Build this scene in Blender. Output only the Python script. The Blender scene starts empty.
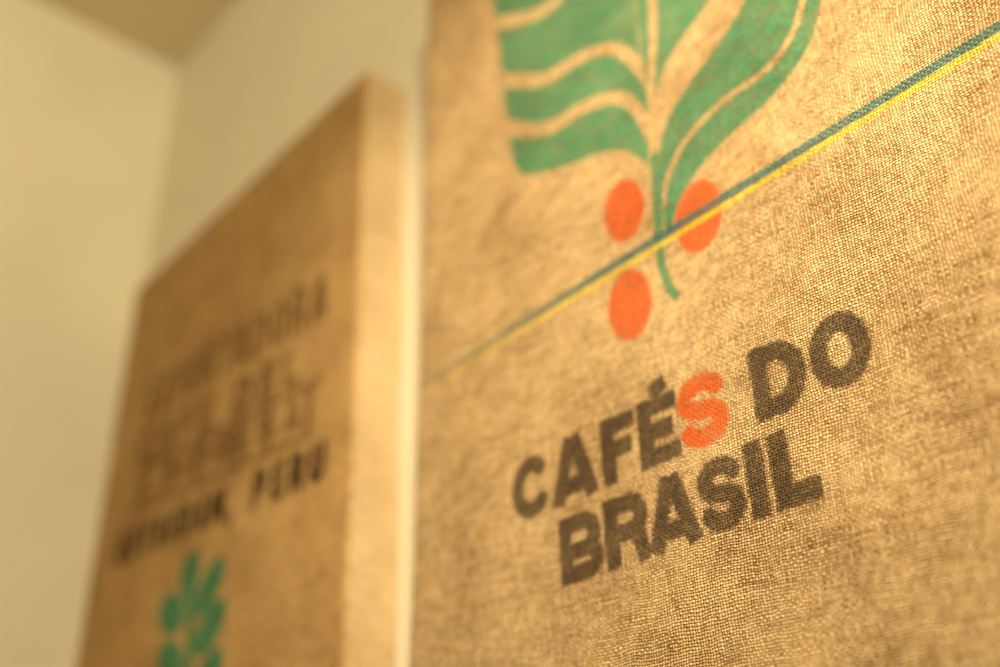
import bpy, math, random
import numpy as np
from mathutils import Vector, Matrix

CAM_Z = 1.15
Y_FRONT = 0.600      # front face of the stretched canvases
Y_WALL = 0.670       # wall behind them
scene = bpy.context.scene
try:
    scene.view_settings.view_transform = 'Standard'
    scene.view_settings.look = 'None'
except Exception:
    pass

def lin(r, g, b):
    def f(c):
        c /= 255.0
        return c / 12.92 if c <= 0.04045 else ((c + 0.055) / 1.055) ** 2.4
    return (f(r), f(g), f(b), 1.0)

# ------------------------------------------------------------------ SDF tools
def sd_poly(px, pz, pts):
    pts = np.array(pts, float)
    n = len(pts)
    d2 = np.full(px.shape, 1e12)
    inside = np.zeros(px.shape, bool)
    for i in range(n):
        ax, az = pts[i]; bx, bz = pts[(i + 1) % n]
        ex, ez = bx - ax, bz - az
        L2 = ex * ex + ez * ez + 1e-9
        t = np.clip(((px - ax) * ex + (pz - az) * ez) / L2, 0, 1)
        d2 = np.minimum(d2, (px - ax - t * ex) ** 2 + (pz - az - t * ez) ** 2)
        cond = ((az > pz) != (bz > pz))
        with np.errstate(divide='ignore', invalid='ignore'):
            xi = ax + (pz - az) / (ez if abs(ez) > 1e-9 else 1e-9) * ex
        inside ^= cond & (px < xi)
    d = np.sqrt(d2)
    return np.where(inside, d, -d)          # positive inside

def sd_stroke(px, pz, pts, w, w2=None, butt=True):
    cl = [pts[0]]
    for p in pts[1:]:
        if math.hypot(p[0]-cl[-1][0], p[1]-cl[-1][1]) > .05: cl.append(p)
    pts = np.array(cl, float)
    n = len(pts) - 1
    if w2 is None: w2 = w
    seg = np.hypot(*(pts[1:] - pts[:-1]).T)
    cum = np.concatenate([[0], np.cumsum(seg)]); tot = cum[-1] + 1e-9
    best = np.full(px.shape, -1e6)
    for i in range(n):
        a = pts[i]; e = pts[i + 1] - pts[i]; L = seg[i] + 1e-9
        ux, uz = e / L
        rx, rz = px - a[0], pz - a[1]
        al = rx * ux + rz * uz
        pe = np.abs(-rx * uz + rz * ux)
        hw = 0.5 * (w + (w2 - w) * (cum[i] + np.clip(al, 0, L)) / tot)
        over = np.maximum(-al, al - L)
        dist = np.hypot(pe, np.maximum(over, 0)) - hw
        if butt:
            if i == 0:
                dist = np.where(al < 0, np.maximum(pe - hw, -al), dist)
                dist = np.where((al >= 0) & (al < hw), np.maximum(dist, -al), dist)
            if i == n - 1:
                dist = np.where(al > L, np.maximum(pe - hw, al - L), dist)
        best = np.maximum(best, -dist)
    return best

def smooth(pts, k=6, closed=False):
    """Catmull-Rom subdivision of a traced outline"""
    P = [np.array(p, float) for p in pts]; n = len(P); out = []
    rng = range(n if closed else n - 1)
    for i in rng:
        if closed:
            p0, p1, p2, p3 = P[(i-1) % n], P[i], P[(i+1) % n], P[(i+2) % n]
        else:
            p0, p1, p2, p3 = P[max(i-1, 0)], P[i], P[i+1], P[min(i+2, n-1)]
        for j in range(k):
            t = j / k
            out.append(0.5 * ((2*p1) + (-p0+p2)*t + (2*p0-5*p1+4*p2-p3)*t*t + (-p0+3*p1-3*p2+p3)*t**3))
    if not closed: out.append(P[-1])
    return [tuple(p) for p in out]

def arc(cx, cz, rx, rz, a0, a1, n=22):
    return [(cx + rx * math.cos(math.radians(a0 + (a1 - a0) * i / n)),
             cz + rz * math.sin(math.radians(a0 + (a1 - a0) * i / n))) for i in range(n + 1)]

def ellipse(cx, cz, rx, rz, rot=0, n=36):
    c, s = math.cos(math.radians(rot)), math.sin(math.radians(rot)); o = []
    for i in range(n):
        a = 2 * math.pi * i / n
        x, z = rx * math.cos(a), rz * math.sin(a)
        o.append((cx + x * c - z * s, cz + x * s + z * c))
    return o

# ------------------------------------------------------------------ stencil alphabet
def glyph(ch, w, h, t):
    """list of (points) strokes of thickness t filling a w x h box"""
    q = t / 2
    S = []
    if ch == 'C': S = [arc(w/2, h/2, w/2-q, h/2-q, 38, 322, 34)]
    elif ch in 'OQ':
        S = [arc(w/2, h/2, w/2-q, h/2-q, 0, 360, 40)]
        if ch == 'Q': S.append([(w*.55, h*.3), (w*1.0, 0)])
    elif ch == 'A':
        S = [[(q*1.0, 0), (w/2 - q*.25, h)], [(w-q*1.0, 0), (w/2 + q*.25, h)], [(w*.22, h*.25), (w*.78, h*.25)]]
    elif ch in 'FEÉ':
        S = [[(q, 0), (q, h)], [(0, h-q), (w, h-q)], [(0, h*.5), (w*.88, h*.5)]]
        if ch != 'F': S.append([(0, q), (w, q)])
        if ch == 'É': S.append([(w*.42, h*1.08), (w*.80, h*1.17)])
    elif ch == 'S':
        ry = (h - t) / 4
        S = [arc(w/2, h-q-ry, w/2-q, ry, 12, 270, 26)[:-1] + arc(w/2, q+ry, w/2-q, ry, 90, -168, 26)]
    elif ch == 'D':
        S = [[(q, 0), (q, h)], [(0, h-q), (w*.45, h-q)] + arc(w*.45, h/2, w*.55-q, h/2-q, 88, -88) + [(w*.45, q), (0, q)]]
    elif ch in 'BPR':
        rb = (h*.50 - q) / 2 + q*.15
        S = [[(q, 0), (q, h)], [(0, h-q), (w*.6, h-q)] + arc(w*.58, h-q-rb, w*.38-q, rb, 88, -88, 14) + [(w*.6, h-q-2*rb), (0, h-q-2*rb)]]
        if ch == 'B':
            r2 = (h - t - 2*rb) / 2
            S.append([(0, q), (w*.6, q)] + arc(w*.6, q+r2, w*.4-q, r2, -88, 88, 14) + [(w*.6, q+2*r2), (0, q+2*r2)])
        if ch == 'R': S.append([(w*.55, h*.5), (w*.74, h*.34), (w-q*1.0, 0)])
    elif ch == 'I': S = [[(w/2, 0), (w/2, h)]]
    elif ch == 'L': S = [[(q, 0), (q, h)], [(0, q), (w, q)]]
    elif ch == 'T': S = [[(w/2, 0), (w/2, h)], [(0, h-q), (w, h-q)]]
    elif ch == 'U': S = [[(q, h), (q, h*.4)] + arc(w/2, h*.4, w/2-q, h*.4-q, 180, 360) + [(w-q, h)]]
    elif ch == 'M': S = [[(q, 0), (q, h)], [(w-q, 0), (w-q, h)], [(q, h), (w/2, h*.25), (w-q, h)]]
    elif ch == 'N': S = [[(q, 0), (q, h)], [(w-q, 0), (w-q, h)], [(q, h), (w-q, 0)]]
    elif ch == 'X': S = [[(q, 0), (w-q, h)], [(w-q, 0), (q, h)]]
    elif ch == ',': S = [[(w*.6, h*.2), (w*.3, -h*.18)]]
    return S

class Art:
    """paint layers on a canvas; each layer is a signed-distance field in mm"""
    def __init__(self, px, pz):
        self.px, self.pz = px, pz
        self.layers = {}
    def layer(self, name):
        if name not in self.layers:
            self.layers[name] = np.full(self.px.shape, -10.0)
        return self.layers[name]
    def _sel(self, pts, pad):
        P = np.array(pts)
        return ((self.px > P[:, 0].min()-pad) & (self.px < P[:, 0].max()+pad) &
                (self.pz > P[:, 1].min()-pad) & (self.pz < P[:, 1].max()+pad))
    def poly(self, name, pts, cut=False):
        L = self.layer(name); m = self._sel(pts, 12)
        if not m.any(): return
        d = sd_poly(self.px[m], self.pz[m], pts)
        L[m] = np.minimum(L[m], -d) if cut else np.maximum(L[m], d)
    def stroke(self, name, pts, w, w2=None, cut=False, butt=True):
        L = self.layer(name); m = self._sel(pts, 14 + max(w, w2 or 0))
        if not m.any(): return
        d = sd_stroke(self.px[m], self.pz[m], pts, w, w2, butt)
        L[m] = np.minimum(L[m], -d) if cut else np.maximum(L[m], d)
    def letter(self, name, ch, x, z, w, h, t, slope=0.0):
        for s in glyph(ch, w, h, t):
            self.stroke(name, [(x + a, z + b + (a) * slope) for a, b in s], t)
    def text(self, name, txt, x0, x1, z, h, t, slope=0.0, gap=0.16):
        wid = {'I': .28, 'L': .7, 'F': .7, 'E': .72, 'É': .72, ' ': .4, ',': .3, 'M': 1.0}
        ws = [wid.get(c, .85) for c in txt]
        tot = sum(ws) + gap * (len(txt)-1)
        k = (x1 - x0) / tot; x = x0
        for c, w in zip(txt, ws):
            if c != ' ': self.letter(name, c, x, z + (x - x0) * slope, w * k, h, t, slope)
            x += (w + gap) * k

# ------------------------------------------------------------------ materials
class NT:
    def __init__(self, mat):
        mat.use_nodes = True
        self.t = mat.node_tree; self.n = self.t.nodes; self.l = self.t.links
        self.n.clear()
    def node(self, typ, **kw):
        nd = self.n.new(typ)
        for k, v in kw.items(): setattr(nd, k, v)
        return nd
    def put(self, sock, v):
        if isinstance(v, bpy.types.NodeSocket): self.l.new(v, sock)
        else: sock.default_value = v
    def m(self, op, a, b=0.0, c=0.0, clamp=False):
        nd = self.node('ShaderNodeMath', operation=op); nd.use_clamp = clamp
        self.put(nd.inputs[0], a); self.put(nd.inputs[1], b)
        if op in ('MULTIPLY_ADD', 'COMPARE', 'SMOOTH_MIN'): self.put(nd.inputs[2], c)
        return nd.outputs[0]
    def noise(self, vec, scale, detail=2.0, rough=0.5):
        nd = self.node('ShaderNodeTexNoise'); self.put(nd.inputs['Vector'], vec)
        nd.inputs['Scale'].default_value = scale; nd.inputs['Detail'].default_value = detail
        nd.inputs['Roughness'].default_value = rough
        return nd.outputs['Fac']
    def xyz(self, x, y, z=0.0):
        nd = self.node('ShaderNodeCombineXYZ')
        for i, v in enumerate((x, y, z)): self.put(nd.inputs[i], v)
        return nd.outputs[0]
    def ramp(self, v, a, b, lo=0.0, hi=1.0):
        nd = self.node('ShaderNodeMapRange', interpolation_type='SMOOTHSTEP')
        self.put(nd.inputs['Value'], v)
        nd.inputs['From Min'].default_value = a; nd.inputs['From Max'].default_value = b
        nd.inputs['To Min'].default_value = lo; nd.inputs['To Max'].default_value = hi
        return nd.outputs['Result']
    def mix(self, fac, a, b, blend='MIX'):
        nd = self.node('ShaderNodeMix', data_type='RGBA', blend_type=blend)
        self.put(nd.inputs[0], fac); self.put(nd.inputs[6], a); self.put(nd.inputs[7], b)
        return nd.outputs[2]
    def attr(self, name):
        nd = self.node('ShaderNodeAttribute', attribute_name=name)
        return nd.outputs['Fac']

def burlap_material(name, base, dark, inks, stripe=False, pitch=0.0025):
    mat = bpy.data.materials.new(name); N = NT(mat)
    uvn = N.node('ShaderNodeUVMap', uv_map='weave')
    sep = N.node('ShaderNodeSeparateXYZ'); N.put(sep.inputs[0], uvn.outputs[0])
    u, v = sep.outputs[0], sep.outputs[1]
    uv = uvn.outputs[0]
    # threads wander a little, at large and at thread scale
    uo = N.xyz(N.m('ADD', u, 7.3), v)
    w1 = N.m('ADD', N.m('MULTIPLY', N.m('SUBTRACT', N.noise(uv, 20, 2), .5), 4.0), N.m('MULTIPLY', N.m('SUBTRACT', N.noise(uv, 130, 2), .5), 1.1))
    w2 = N.m('ADD', N.m('MULTIPLY', N.m('SUBTRACT', N.noise(uo, 20, 2), .5), 4.0), N.m('MULTIPLY', N.m('SUBTRACT', N.noise(uo, 130, 2), .5), 1.1))
    S = N.m('ADD', N.m('DIVIDE', u, pitch), w1)
    T = N.m('ADD', N.m('DIVIDE', v, pitch*0.88), w2)
    sx = N.m('SINE', N.m('MULTIPLY', S, math.pi)); sz = N.m('SINE', N.m('MULTIPLY', T, math.pi))
    prod = N.m('MULTIPLY', sx, sz)
    over = N.ramp(prod, -0.15, 0.15)
    ax, az = N.m('ABSOLUTE', sx), N.m('ABSOLUTE', sz)
    # warp-up cells are long & rounded across, weft-up cells the other way round
    cw = N.m('MULTIPLY', N.m('POWER', ax, .8), N.m('POWER', az, .45))
    ch = N.m('MULTIPLY', N.m('POWER', ax, .35), N.m('POWER', az, .9))
    cell = N.m('ADD', N.m('MULTIPLY', cw, over), N.m('MULTIPLY', ch, N.m('SUBTRACT', 1.0, over)))
    fs, ft = N.m('FLOOR', S), N.m('FLOOR', T)
    slub_w = N.noise(N.xyz(N.m('MULTIPLY', fs, 7.37), N.m('MULTIPLY', T, .16)), 1.0, 3, .6)
    slub_h = N.noise(N.xyz(N.m('MULTIPLY', S, .10), N.m('MULTIPLY', ft, 5.91), 3.0), 1.0, 3, .6)
    slub = N.m('ADD', N.m('MULTIPLY', slub_w, over), N.m('MULTIPLY', slub_h, N.m('SUBTRACT', 1.0, over)))
    # twist of the yarn: fine diagonal fibres
    tw = N.m('SINE', N.m('ADD', N.m('MULTIPLY', N.m('ADD', S, T), 2*math.pi*1.5), N.m('MULTIPLY', N.noise(uv, 400, 1), 5)))
    fibre = N.m('ADD', N.m('MULTIPLY', N.noise(uv, 900, 3, .75), .8), N.m('MULTIPLY', N.m('ADD', tw, 1), .1))
    blot = N.noise(uv, 10, 5, .65)
    stain = N.ramp(N.noise(N.xyz(u, N.m('MULTIPLY', v, 1.3), 4.2), 4.5, 5, .62), .52, .70)
    speck = N.ramp(N.noise(uv, 80, 3, .7), .69, .75)
    # weft threads ride higher than the warp, as in real sacking
    height = N.m('ADD', N.m('MULTIPLY', N.m('MULTIPLY', cell, N.ramp(over, 0, 1, 1.0, .62)), N.m('ADD', .25, N.m('MULTIPLY', slub, 1.5))), N.m('MULTIPLY', fibre, .35))
    # cloth colour
    tone = N.m('ADD', N.m('MULTIPLY', cell, .70), N.m('ADD', N.m('MULTIPLY', N.m('SUBTRACT', slub, .5), 2.0),
               N.m('ADD', N.m('MULTIPLY', N.m('SUBTRACT', blot, .5), 1.0), N.m('MULTIPLY', N.m('SUBTRACT', fibre, .5), 1.5))))
    tone = N.m('SUBTRACT', tone, N.m('MULTIPLY', over, .12))
    tone = N.ramp(tone, -0.30, 1.0)
    col = N.mix(tone, dark, base)
    col = N.mix(N.m('MULTIPLY', stain, .30), col, N.mix(tone, lin(96, 60, 28), lin(196, 148, 88)))
    col = N.mix(N.m('MULTIPLY', speck, .6), col, lin(95, 60, 28))
    edge_n = N.m('ADD', N.m('MULTIPLY', N.m('SUBTRACT', N.noise(uv, 330, 3, .6), .5), 9.0),
                 N.m('MULTIPLY', N.m('SUBTRACT', cell, .6), 3.0))
    wear = N.m('ADD', N.m('MULTIPLY', N.noise(uv, 200, 4, .75), .65), N.m('MULTIPLY', N.noise(uv, 45, 3, .6), .35))
    shade = N.ramp(tone, 0, 1, .45, 1.22)
    for attr, color, cover, fade in inks:
        mask = N.ramp(N.m('ADD', N.attr(attr), edge_n), -1.4, 1.4)
        cov = N.m('MULTIPLY', mask, N.ramp(N.m('ADD', N.m('ADD', wear, N.m('MULTIPLY', N.m('SUBTRACT', cell, .6), .4)), N.m('MULTIPLY', N.m('SUBTRACT', slub, .5), 1.2)), .25, .62, cover - fade, cover))
        inkc = N.mix(1.0, color, N.xyz(shade, shade, shade), 'MULTIPLY')
        col = N.mix(cov, col, inkc)
    if stripe:
        sd = N.attr('stripe')
        sdn = N.m('ADD', sd, N.m('MULTIPLY', N.m('SUBTRACT', cell, .5), 2.4))
        teal = N.m('MULTIPLY', N.ramp(sdn, -0.8, 0.6), N.ramp(sdn, 9.2, 7.8))
        yel = N.m('MULTIPLY', N.ramp(sdn, -7.0, -5.6), N.ramp(sdn, -0.2, -1.4))
        wov = N.ramp(N.m('ADD', cell, N.m('MULTIPLY', over, .35)), .3, .95, .35, .96)
        lo = N.noise(uv, 5, 2)
        fadel = N.ramp(N.m('ADD', u, N.m('MULTIPLY', lo, .04)), .02, .30, .30, 1.0)   # the old woven stripe is worn near the frame edge
        wov = N.m('MULTIPLY', wov, fadel)
        col = N.mix(N.m('MULTIPLY', teal, wov), col, N.mix(1.0, lin(14, 106, 104), N.xyz(shade, shade, shade), 'MULTIPLY'))
        col = N.mix(N.m('MULTIPLY', yel, wov), col, N.mix(1.0, lin(232, 198, 54), N.xyz(shade, shade, shade), 'MULTIPLY'))
    # turned-over sides coloured paler to stand in for light striking them
    col = N.mix(N.m('MULTIPLY', N.attr('side_light'), .6), col, N.mix(tone, lin(200, 170, 122), lin(240, 220, 176)))
    bump = N.node('ShaderNodeBump'); N.put(bump.inputs['Height'], height)
    bump.inputs['Strength'].default_value = 1.0; bump.inputs['Distance'].default_value = 0.0009
    bsdf = N.node('ShaderNodeBsdfPrincipled')
    N.put(bsdf.inputs['Base Color'], col); N.put(bsdf.inputs['Normal'], bump.outputs[0])
    bsdf.inputs['Roughness'].default_value = .9
    bsdf.inputs['Specular IOR Level'].default_value = .12
    out = N.node('ShaderNodeOutputMaterial'); N.l.new(bsdf.outputs[0], out.inputs[0])
    return mat

def plaster(name, c, bump_d=0.001):
    mat = bpy.data.materials.new(name); N = NT(mat)
    tc = N.node('ShaderNodeTexCoord').outputs['Object']
    a = N.noise(tc, 3, 4); b = N.noise(tc, 160, 3)
    col = N.mix(N.ramp(a, .3, .7), tuple(x*.93 for x in c[:3])+(1,), c)
    bp = N.node('ShaderNodeBump'); N.put(bp.inputs['Height'], b)
    bp.inputs['Strength'].default_value = .25; bp.inputs['Distance'].default_value = bump_d
    bs = N.node('ShaderNodeBsdfPrincipled'); N.put(bs.inputs['Base Color'], col)
    N.put(bs.inputs['Normal'], bp.outputs[0]); bs.inputs['Roughness'].default_value = .8
    out = N.node('ShaderNodeOutputMaterial'); N.l.new(bs.outputs[0], out.inputs[0])
    return mat

def wood(name, c1, c2):
    mat = bpy.data.materials.new(name); N = NT(mat)
    tc = N.node('ShaderNodeTexCoord').outputs['Object']
    mp = N.node('ShaderNodeMapping'); N.put(mp.inputs[0], tc); mp.inputs['Scale'].default_value = (2, 14, 14)
    col = N.mix(N.noise(mp.outputs[0], 4, 5), c1, c2)
    bs = N.node('ShaderNodeBsdfPrincipled'); N.put(bs.inputs['Base Color'], col); bs.inputs['Roughness'].default_value = .55
    out = N.node('ShaderNodeOutputMaterial'); N.l.new(bs.outputs[0], out.inputs[0])
    return mat

# ------------------------------------------------------------------ geometry
def add_box(name, x0, x1, y0, y1, z0, z1, mat, parent=None, bevel=0.0):
    vs = [(x, y, z) for x in (x0, x1) for y in (y0, y1) for z in (z0, z1)]
    fs = [(0,1,3,2),(4,6,7,5),(0,4,5,1),(2,3,7,6),(0,2,6,4),(1,5,7,3)]
    me = bpy.data.meshes.new(name); me.from_pydata(vs, [], fs); me.update()
    ob = bpy.data.objects.new(name, me); scene.collection.objects.link(ob)
    me.materials.append(mat)
    if bevel:
        b = ob.modifiers.new('bevel', 'BEVEL'); b.width = bevel; b.segments = 2
    if parent: ob.parent = parent
    return ob

def wrap_axis(length, depth, r, step, side_step):
    """unwrapped cloth coordinate -> (offset across the frame, depth from the front)"""
    q = math.pi * r / 2
    flat = length - 2 * r
    nflat = int(round(flat / step))
    s_front = list(np.linspace(0, flat, nflat + 1))
    s_arc = [q * i / 5 for i in range(1, 6)]
    nside = max(2, int((depth - r) / side_step))
    s_side = [q + (depth - r) * i / nside for i in range(1, nside + 1)]
    neg = [-x for x in reversed(s_arc + s_side)]
    pos = [flat + x for x in s_arc + s_side]
    s = np.array(neg + s_front + pos)
    off, dep = [], []
    for x in s:
        e = -x if x < 0 else (x - flat if x > flat else 0)
        if e <= 0: o, d = r, 0.0
        elif e <= q + 1e-9: o, d = r - r * math.sin(e / r), r - r * math.cos(e / r)
        else: o, d = 0.0, r + (e - q)
        if x < 0: off.append(o)
        elif x > flat: off.append(length - o)
        else: off.append(r + x)
        dep.append(min(d, depth))
    return s, np.array(off), np.array(dep)

def sack_canvas(tag, x0, z0, W, H, rot_deg, step, mat, art_fn, seed, wobble=0.0012):
    parent = bpy.data.objects.new('coffee_sack_canvas', None)
    scene.collection.objects.link(parent)
    parent.location = (x0 + W/2, Y_WALL, z0 + CAM_Z + H/2)
    bpy.context.view_layer.update()
    inv = parent.matrix_world.inverted()
    depth = Y_WALL - Y_FRONT - .001
    s, ox, dx = wrap_axis(W, depth, .006, step, .004)
    t, oz, dz = wrap_axis(H, depth, .006, step, .004)
    OX, OZ = np.meshgrid(ox, oz); DX, DZ = np.meshgrid(dx, dz); SS, TT = np.meshgrid(s, t)
    dep = np.maximum(DX, DZ)
    # slack cloth: very shallow undulation of the front and slightly wavy borders
    rs = np.random.RandomState(seed); wob = np.zeros_like(OX)
    for k in range(7):
        fx, fz, ph = rs.uniform(2, 11), rs.uniform(2, 9), rs.uniform(0, 6.28)
        wob += np.sin(fx*OX + fz*OZ*rs.choice([-1, 1]) + ph) / 7
    front = dep < .004
    Yv = Y_FRONT + dep + np.where(front, wob * wobble * 1.5 + wobble*1.5, 0)
    edge = np.sin(OZ*9 + seed)*.0012 + np.sin(OZ*23 + seed*2)*.0006
    side = (DX > .004)
    OXw = OX + np.where(side, edge, edge * 1.0)
    c, sn = math.cos(math.radians(rot_deg)), math.sin(math.radians(rot_deg))
    Xl, Zl = OXw, OZ
    WX = x0 + Xl * c - Zl * sn
    WZ = z0 + Xl * sn + Zl * c
    nz, nx = OX.shape
    co = np.stack([WX, Yv, WZ + CAM_Z], -1).reshape(-1, 3)
    idx = np.arange(nz*nx).reshape(nz, nx)
    quads = np.stack([idx[:-1, :-1], idx[:-1, 1:], idx[1:, 1:], idx[1:, :-1]], -1).reshape(-1, 4)
    me = bpy.data.meshes.new('burlap_cloth')
    me.vertices.add(len(co)); me.vertices.foreach_set('co', co.ravel().astype('f'))
    me.loops.add(quads.size); me.loops.foreach_set('vertex_index', quads.ravel().astype('i'))
    me.polygons.add(len(quads))
    me.polygons.foreach_set('loop_start', np.arange(0, quads.size, 4, dtype='i'))
    me.polygons.foreach_set('use_smooth', np.ones(len(quads), bool))
    me.update(calc_edges=True); me.validate()
    uvl = me.uv_layers.new(name='weave')
    lv = np.empty(len(me.loops), 'i'); me.loops.foreach_get('vertex_index', lv)
    uvv = np.stack([SS.ravel(), TT.ravel()], -1)[lv]
    uvl.data.foreach_set('uv', uvv.ravel().astype('f'))
    art = Art(WX.ravel()*1000, WZ.ravel()*1000)
    art_fn(art)
    sidemask = (dep.ravel() > .02)
    for nm, arr in art.layers.items():
        if nm != 'stripe': arr[sidemask] = -10
        a = me.attributes.new(nm, 'FLOAT', 'POINT'); a.data.foreach_set('value', arr.astype('f'))
    a = me.attributes.new('side_light', 'FLOAT', 'POINT')  # mask of the turned-over sides that take the painted-in light
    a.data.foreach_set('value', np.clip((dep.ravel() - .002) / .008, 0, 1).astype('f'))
    me.materials.append(mat)
    ob = bpy.data.objects.new('burlap_cloth', me); scene.collection.objects.link(ob); ob.parent = parent
    ob.matrix_parent_inverse = inv
    # wooden stretcher frame behind the cloth
    b = .035; i = .004
    Rm = Matrix.Translation((x0, 0, z0 + CAM_Z)) @ Matrix.Rotation(-math.radians(rot_deg), 4, 'Y')
    ya, yb = Y_FRONT + .008, Y_WALL - .0015
    for nm, (a0, a1, c0, c1) in dict(stretcher_bar_left=(i, b, i, H-i), stretcher_bar_right=(W-b, W-i, i, H-i),
                                     stretcher_bar_top=(b, W-b, H-b, H-i), stretcher_bar_bottom=(b, W-b, i, b),
                                     stretcher_bar_middle=(b, W-b, H/2-b/2, H/2+b/2)).items():
        o = add_box(nm, a0, a1, ya, yb, c0, c1, PINE, parent)
        o.matrix_parent_inverse = inv
        o.matrix_basis = Rm
    return parent

PINE = wood('pine_wood', lin(205, 165, 110), lin(170, 125, 75))

GREEN = lin(46, 136, 96)
ORANGE = lin(216, 90, 32)
DARK = lin(50, 41, 34)

def art_right(A):
    # --- woven double stripe
    A.layers['stripe'] = (A.pz - (510.5 + (A.px + 600) * .022))
    # --- coffee leaves
    g = 'ink_green'
    left = smooth([(-648,1068),(-649,965),(-643,896),(-639,832),(-634,770),(-629,725),(-623,698),(-609,681),(-582,668),(-547,656),(-511,646),(-482,631),(-463,608),(-452,585)], 5) + \
           smooth([(-452,585),(-447,606),(-446,640),(-447,670),(-448,701),(-448,740),(-448,779),(-446,870),(-446,1068)], 4)
    A.poly(g, left)
    for v in ([(-656,933),(-604,899),(-565,882),(-520,883),(-480,865),(-446,820)],
              [(-656,855),(-638,832),(-610,810),(-572,786),(-536,780),(-501,770),(-476,753),(-457,723),(-443,685)],
              [(-646,778),(-634,762),(-606,738),(-570,718),(-528,713),(-495,702),(-475,688),(-458,659),(-446,615)],
              [(-656,1010),(-604,975),(-565,960),(-520,960),(-480,940),(-446,900)]):
        A.stroke(g, smooth(v, 6), 20, 12, cut=True, butt=False)
    mid = smooth([(-444,640),(-440,661),(-424,690),(-395,712),(-366,728),(-346,760),(-338,820),(-340,1068)], 5) + [(-446,1068),(-446,640)]
    A.poly(g, mid)
    A.stroke(g, smooth([(-446,600),(-444,650),(-440,690),(-430,740),(-424,800),(-420,900),(-420,1068)], 5), 9, 14, cut=True, butt=False)
    # cut around the right leaf, then add it
    rl = smooth([(-446,560),(-444,594),(-428,630),(-398,654),(-362,674),(-330,700),(-309,740),(-300,800),(-250,800),(-248,720),(-256,680),(-268,644),(-279,619),(-300,598),(-331,583),(-367,575),(-400,563),(-424,545),(-438,525),(-445,505)], 5, closed=True)
    A.stroke(g, smooth([(-450,590),(-434,640),(-402,664),(-366,684),(-338,708),(-318,745),(-310,820),(-310,1068)], 5), 16, cut=True, butt=False)
    A.poly(g, [(-310,700),(-230,700),(-230,1068),(-310,1068)], cut=True)
    A.poly(g, rl)
    A.stroke(g, smooth([(-446,545),(-440,565),(-419,592),(-389,607),(-356,612),(-325,614),(-304,625),(-287,645),(-272,690),(-268,800)], 5), 7, 8, cut=True, butt=False)
    # stem with its hooked tail
    A.stroke(g, smooth([(-447,600),(-450,560),(-454,525),(-455,496),(-452,470),(-445,455)], 5), 11, 8, butt=False)
    # --- coffee cherries
    o = 'ink_orange'
    A.poly(o, ellipse(-489, 566, 23, 33, 6))
    A.poly(o, ellipse(-412, 516, 24, 34, -4))
    A.poly(o, ellipse(-494, 470, 24, 34, 4))
    # --- lettering
    k = 'ink_dark'
    for ch, x, w in (('C', -651, 50), ('A', -602, 56), ('F', -541, 37), ('É', -500, 40), ('D', -389, 46), ('O', -340, 48)):
        A.letter(k, ch, x, 319, w, 57, 15)
    A.letter('ink_orange', 'S', -459, 318, 47, 60, 15)
    for ch, x, w, t in (('B', -596, 49, 14.5), ('R', -545, 48, 15), ('A', -501, 52, 14.5), ('S', -450, 41, 14), ('I', -406, 16, 16), ('L', -385, 36, 16)):
        A.letter(k, ch, x, 251, w, 56, t)

def art_left(A):
    k = 'ink_dark'
    A.text(k, 'QUTSUDAM,', -1534, -1175, 514, 50, 11.5, -.085, gap=.28)
    A.text(k, 'PERU', -1125, -962, 479, 50, 12, -.085, gap=.28)
    # faded importer's stamp: outlined capitals over a ruled box
    f = 'ink_faint'
    A.text(f, 'EXPORTADORA', -1500, -975, 742, 70, 12, -.11, gap=.26)
    A.text(f, 'CAFE', -1500, -1260, 666, 56, 13, -.11, gap=.3)
    A.text(f, 'DEL', -1200, -1030, 634, 56, 13, -.11, gap=.3)
    A.stroke(f, [(-1500, 658), (-985, 600)], 8)
    A.stroke(f, [(-1480, 586), (-1000, 534)], 8)
    for x in (-1480, -1385, -1290, -1195, -1100, -1005):
        z = 658 - (x + 1500) * .1126
        A.stroke(f, [(x, z), (x + 2, z - 70)], 12)
    A.text(f, 'LIMPRESA', -1465, -1020, 600, 44, 10, -.11, gap=.3)
    g = 'ink_green'
    A.stroke(g, smooth([(-1270,440),(-1262,390),(-1252,340),(-1245,250)], 5), 22, 22, butt=False)
    for cx, cz, rx, rz, r in ((-1275,436,27,34,5), (-1316,394,42,26,-30), (-1216,406,42,26,42),
                              (-1204,352,42,25,34), (-1304,330,42,25,-28), (-1200,292,42,25,35), (-1292,270,42,25,-28)):
        A.poly(g, ellipse(cx, cz, rx, rz, r))

burlap_r = burlap_material('burlap_printed_brazil', lin(236, 202, 146), lin(112, 76, 38),
    [('ink_green', GREEN, .95, .52), ('ink_orange', ORANGE, .97, .45), ('ink_dark', DARK, .93, .48)], stripe=True)
burlap_l = burlap_material('burlap_printed_peru', lin(234, 194, 128), lin(128, 86, 42),
    [('ink_green', lin(50, 142, 100), .98, .3), ('ink_faint', lin(80, 50, 26), .82, .45), ('ink_dark', lin(30, 23, 18), 1.0, .15)])

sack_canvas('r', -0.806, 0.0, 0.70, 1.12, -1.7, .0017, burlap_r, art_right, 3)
sack_canvas('l', -1.626, -0.073, 0.716, 1.125, 0.0, .0025, burlap_l, art_left, 8)

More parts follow.
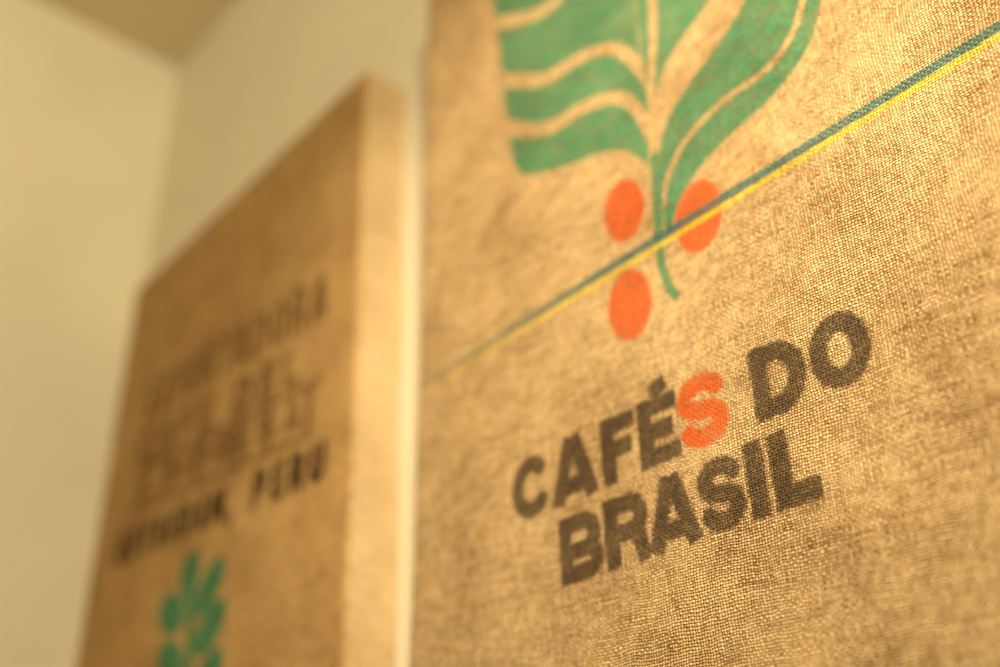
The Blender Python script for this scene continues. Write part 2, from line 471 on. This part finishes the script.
# ------------------------------------------------------------------ room
wall_m = plaster('cream_wall_paint', lin(238, 229, 200))
ceil_m = plaster('ceiling_paint', lin(236, 222, 188))
floor_m = wood('floor_wood', lin(150, 100, 60), lin(95, 60, 35))
XL = -1.775; XR = 2.6; ZC = CAM_Z + 1.742; YF = -2.6
add_box('wall_back', XL-.1, XR+.1, Y_WALL, Y_WALL+.1, 0, ZC, wall_m)
add_box('wall_left', XL-.1, XL, YF, Y_WALL, 0, ZC, wall_m)
add_box('ceiling', XL-.1, XR+.1, YF, Y_WALL+.1, ZC, ZC+.1, ceil_m)
add_box('floor', XL-.1, XR+.1, YF, Y_WALL+.1, -.1, 0, floor_m)
white = plaster('trim_paint', lin(235, 225, 200))
add_box('baseboard_back', XL, XR, Y_WALL-.015, Y_WALL, 0, .1, white)
add_box('baseboard_left', XL, XL+.015, YF, Y_WALL-.015, 0, .1, white)

# ------------------------------------------------------------------ light
def lamp(name, kind, loc, target, power, col, **kw):
    L = bpy.data.lights.new(name, kind); L.energy = power; L.color = col
    for k, v in kw.items(): setattr(L, k, v)
    o = bpy.data.objects.new(name, L); scene.collection.objects.link(o)
    o.location = loc
    o.rotation_euler = (Vector(target) - Vector(loc)).to_track_quat('-Z', 'Y').to_euler()
    return o
lamp('ceiling_spot_lamp', 'SPOT', (0.44, -0.30, 2.45), (-0.36, .6, 1.80), 205, (1.0, .86, .60),
     spot_size=math.radians(50), spot_blend=1.0, shadow_soft_size=.10)
lamp('room_lamp', 'AREA', (1.6, -0.9, 2.45), (-1.7, .3, 2.2), 62, (1.0, .87, .61), shape='DISK', size=.6)
w = bpy.data.worlds.new('world'); scene.world = w; w.use_nodes = True
w.node_tree.nodes['Background'].inputs[0].default_value = (1.0, .80, .50, 1)
w.node_tree.nodes['Background'].inputs[1].default_value = .05

# ------------------------------------------------------------------ camera
cd = bpy.data.cameras.new('camera'); cam = bpy.data.objects.new('camera', cd); scene.collection.objects.link(cam)
X = Vector((0.65976, 0.39567, 0.63888)); Yv = Vector((0.75075, -0.3097, -0.58348)); Zv = Vector((-0.03301, 0.8646, -0.50138))
M = Matrix((X, Yv, Zv)).to_4x4(); M.translation = (0, 0, CAM_Z)
cam.matrix_world = M
cd.sensor_width = 36; cd.lens = 1063.2 * 36 / 1000
cd.clip_start = .02
cd.dof.use_dof = True; cd.dof.focus_distance = .745; cd.dof.aperture_fstop = 1.5
scene.camera = cam
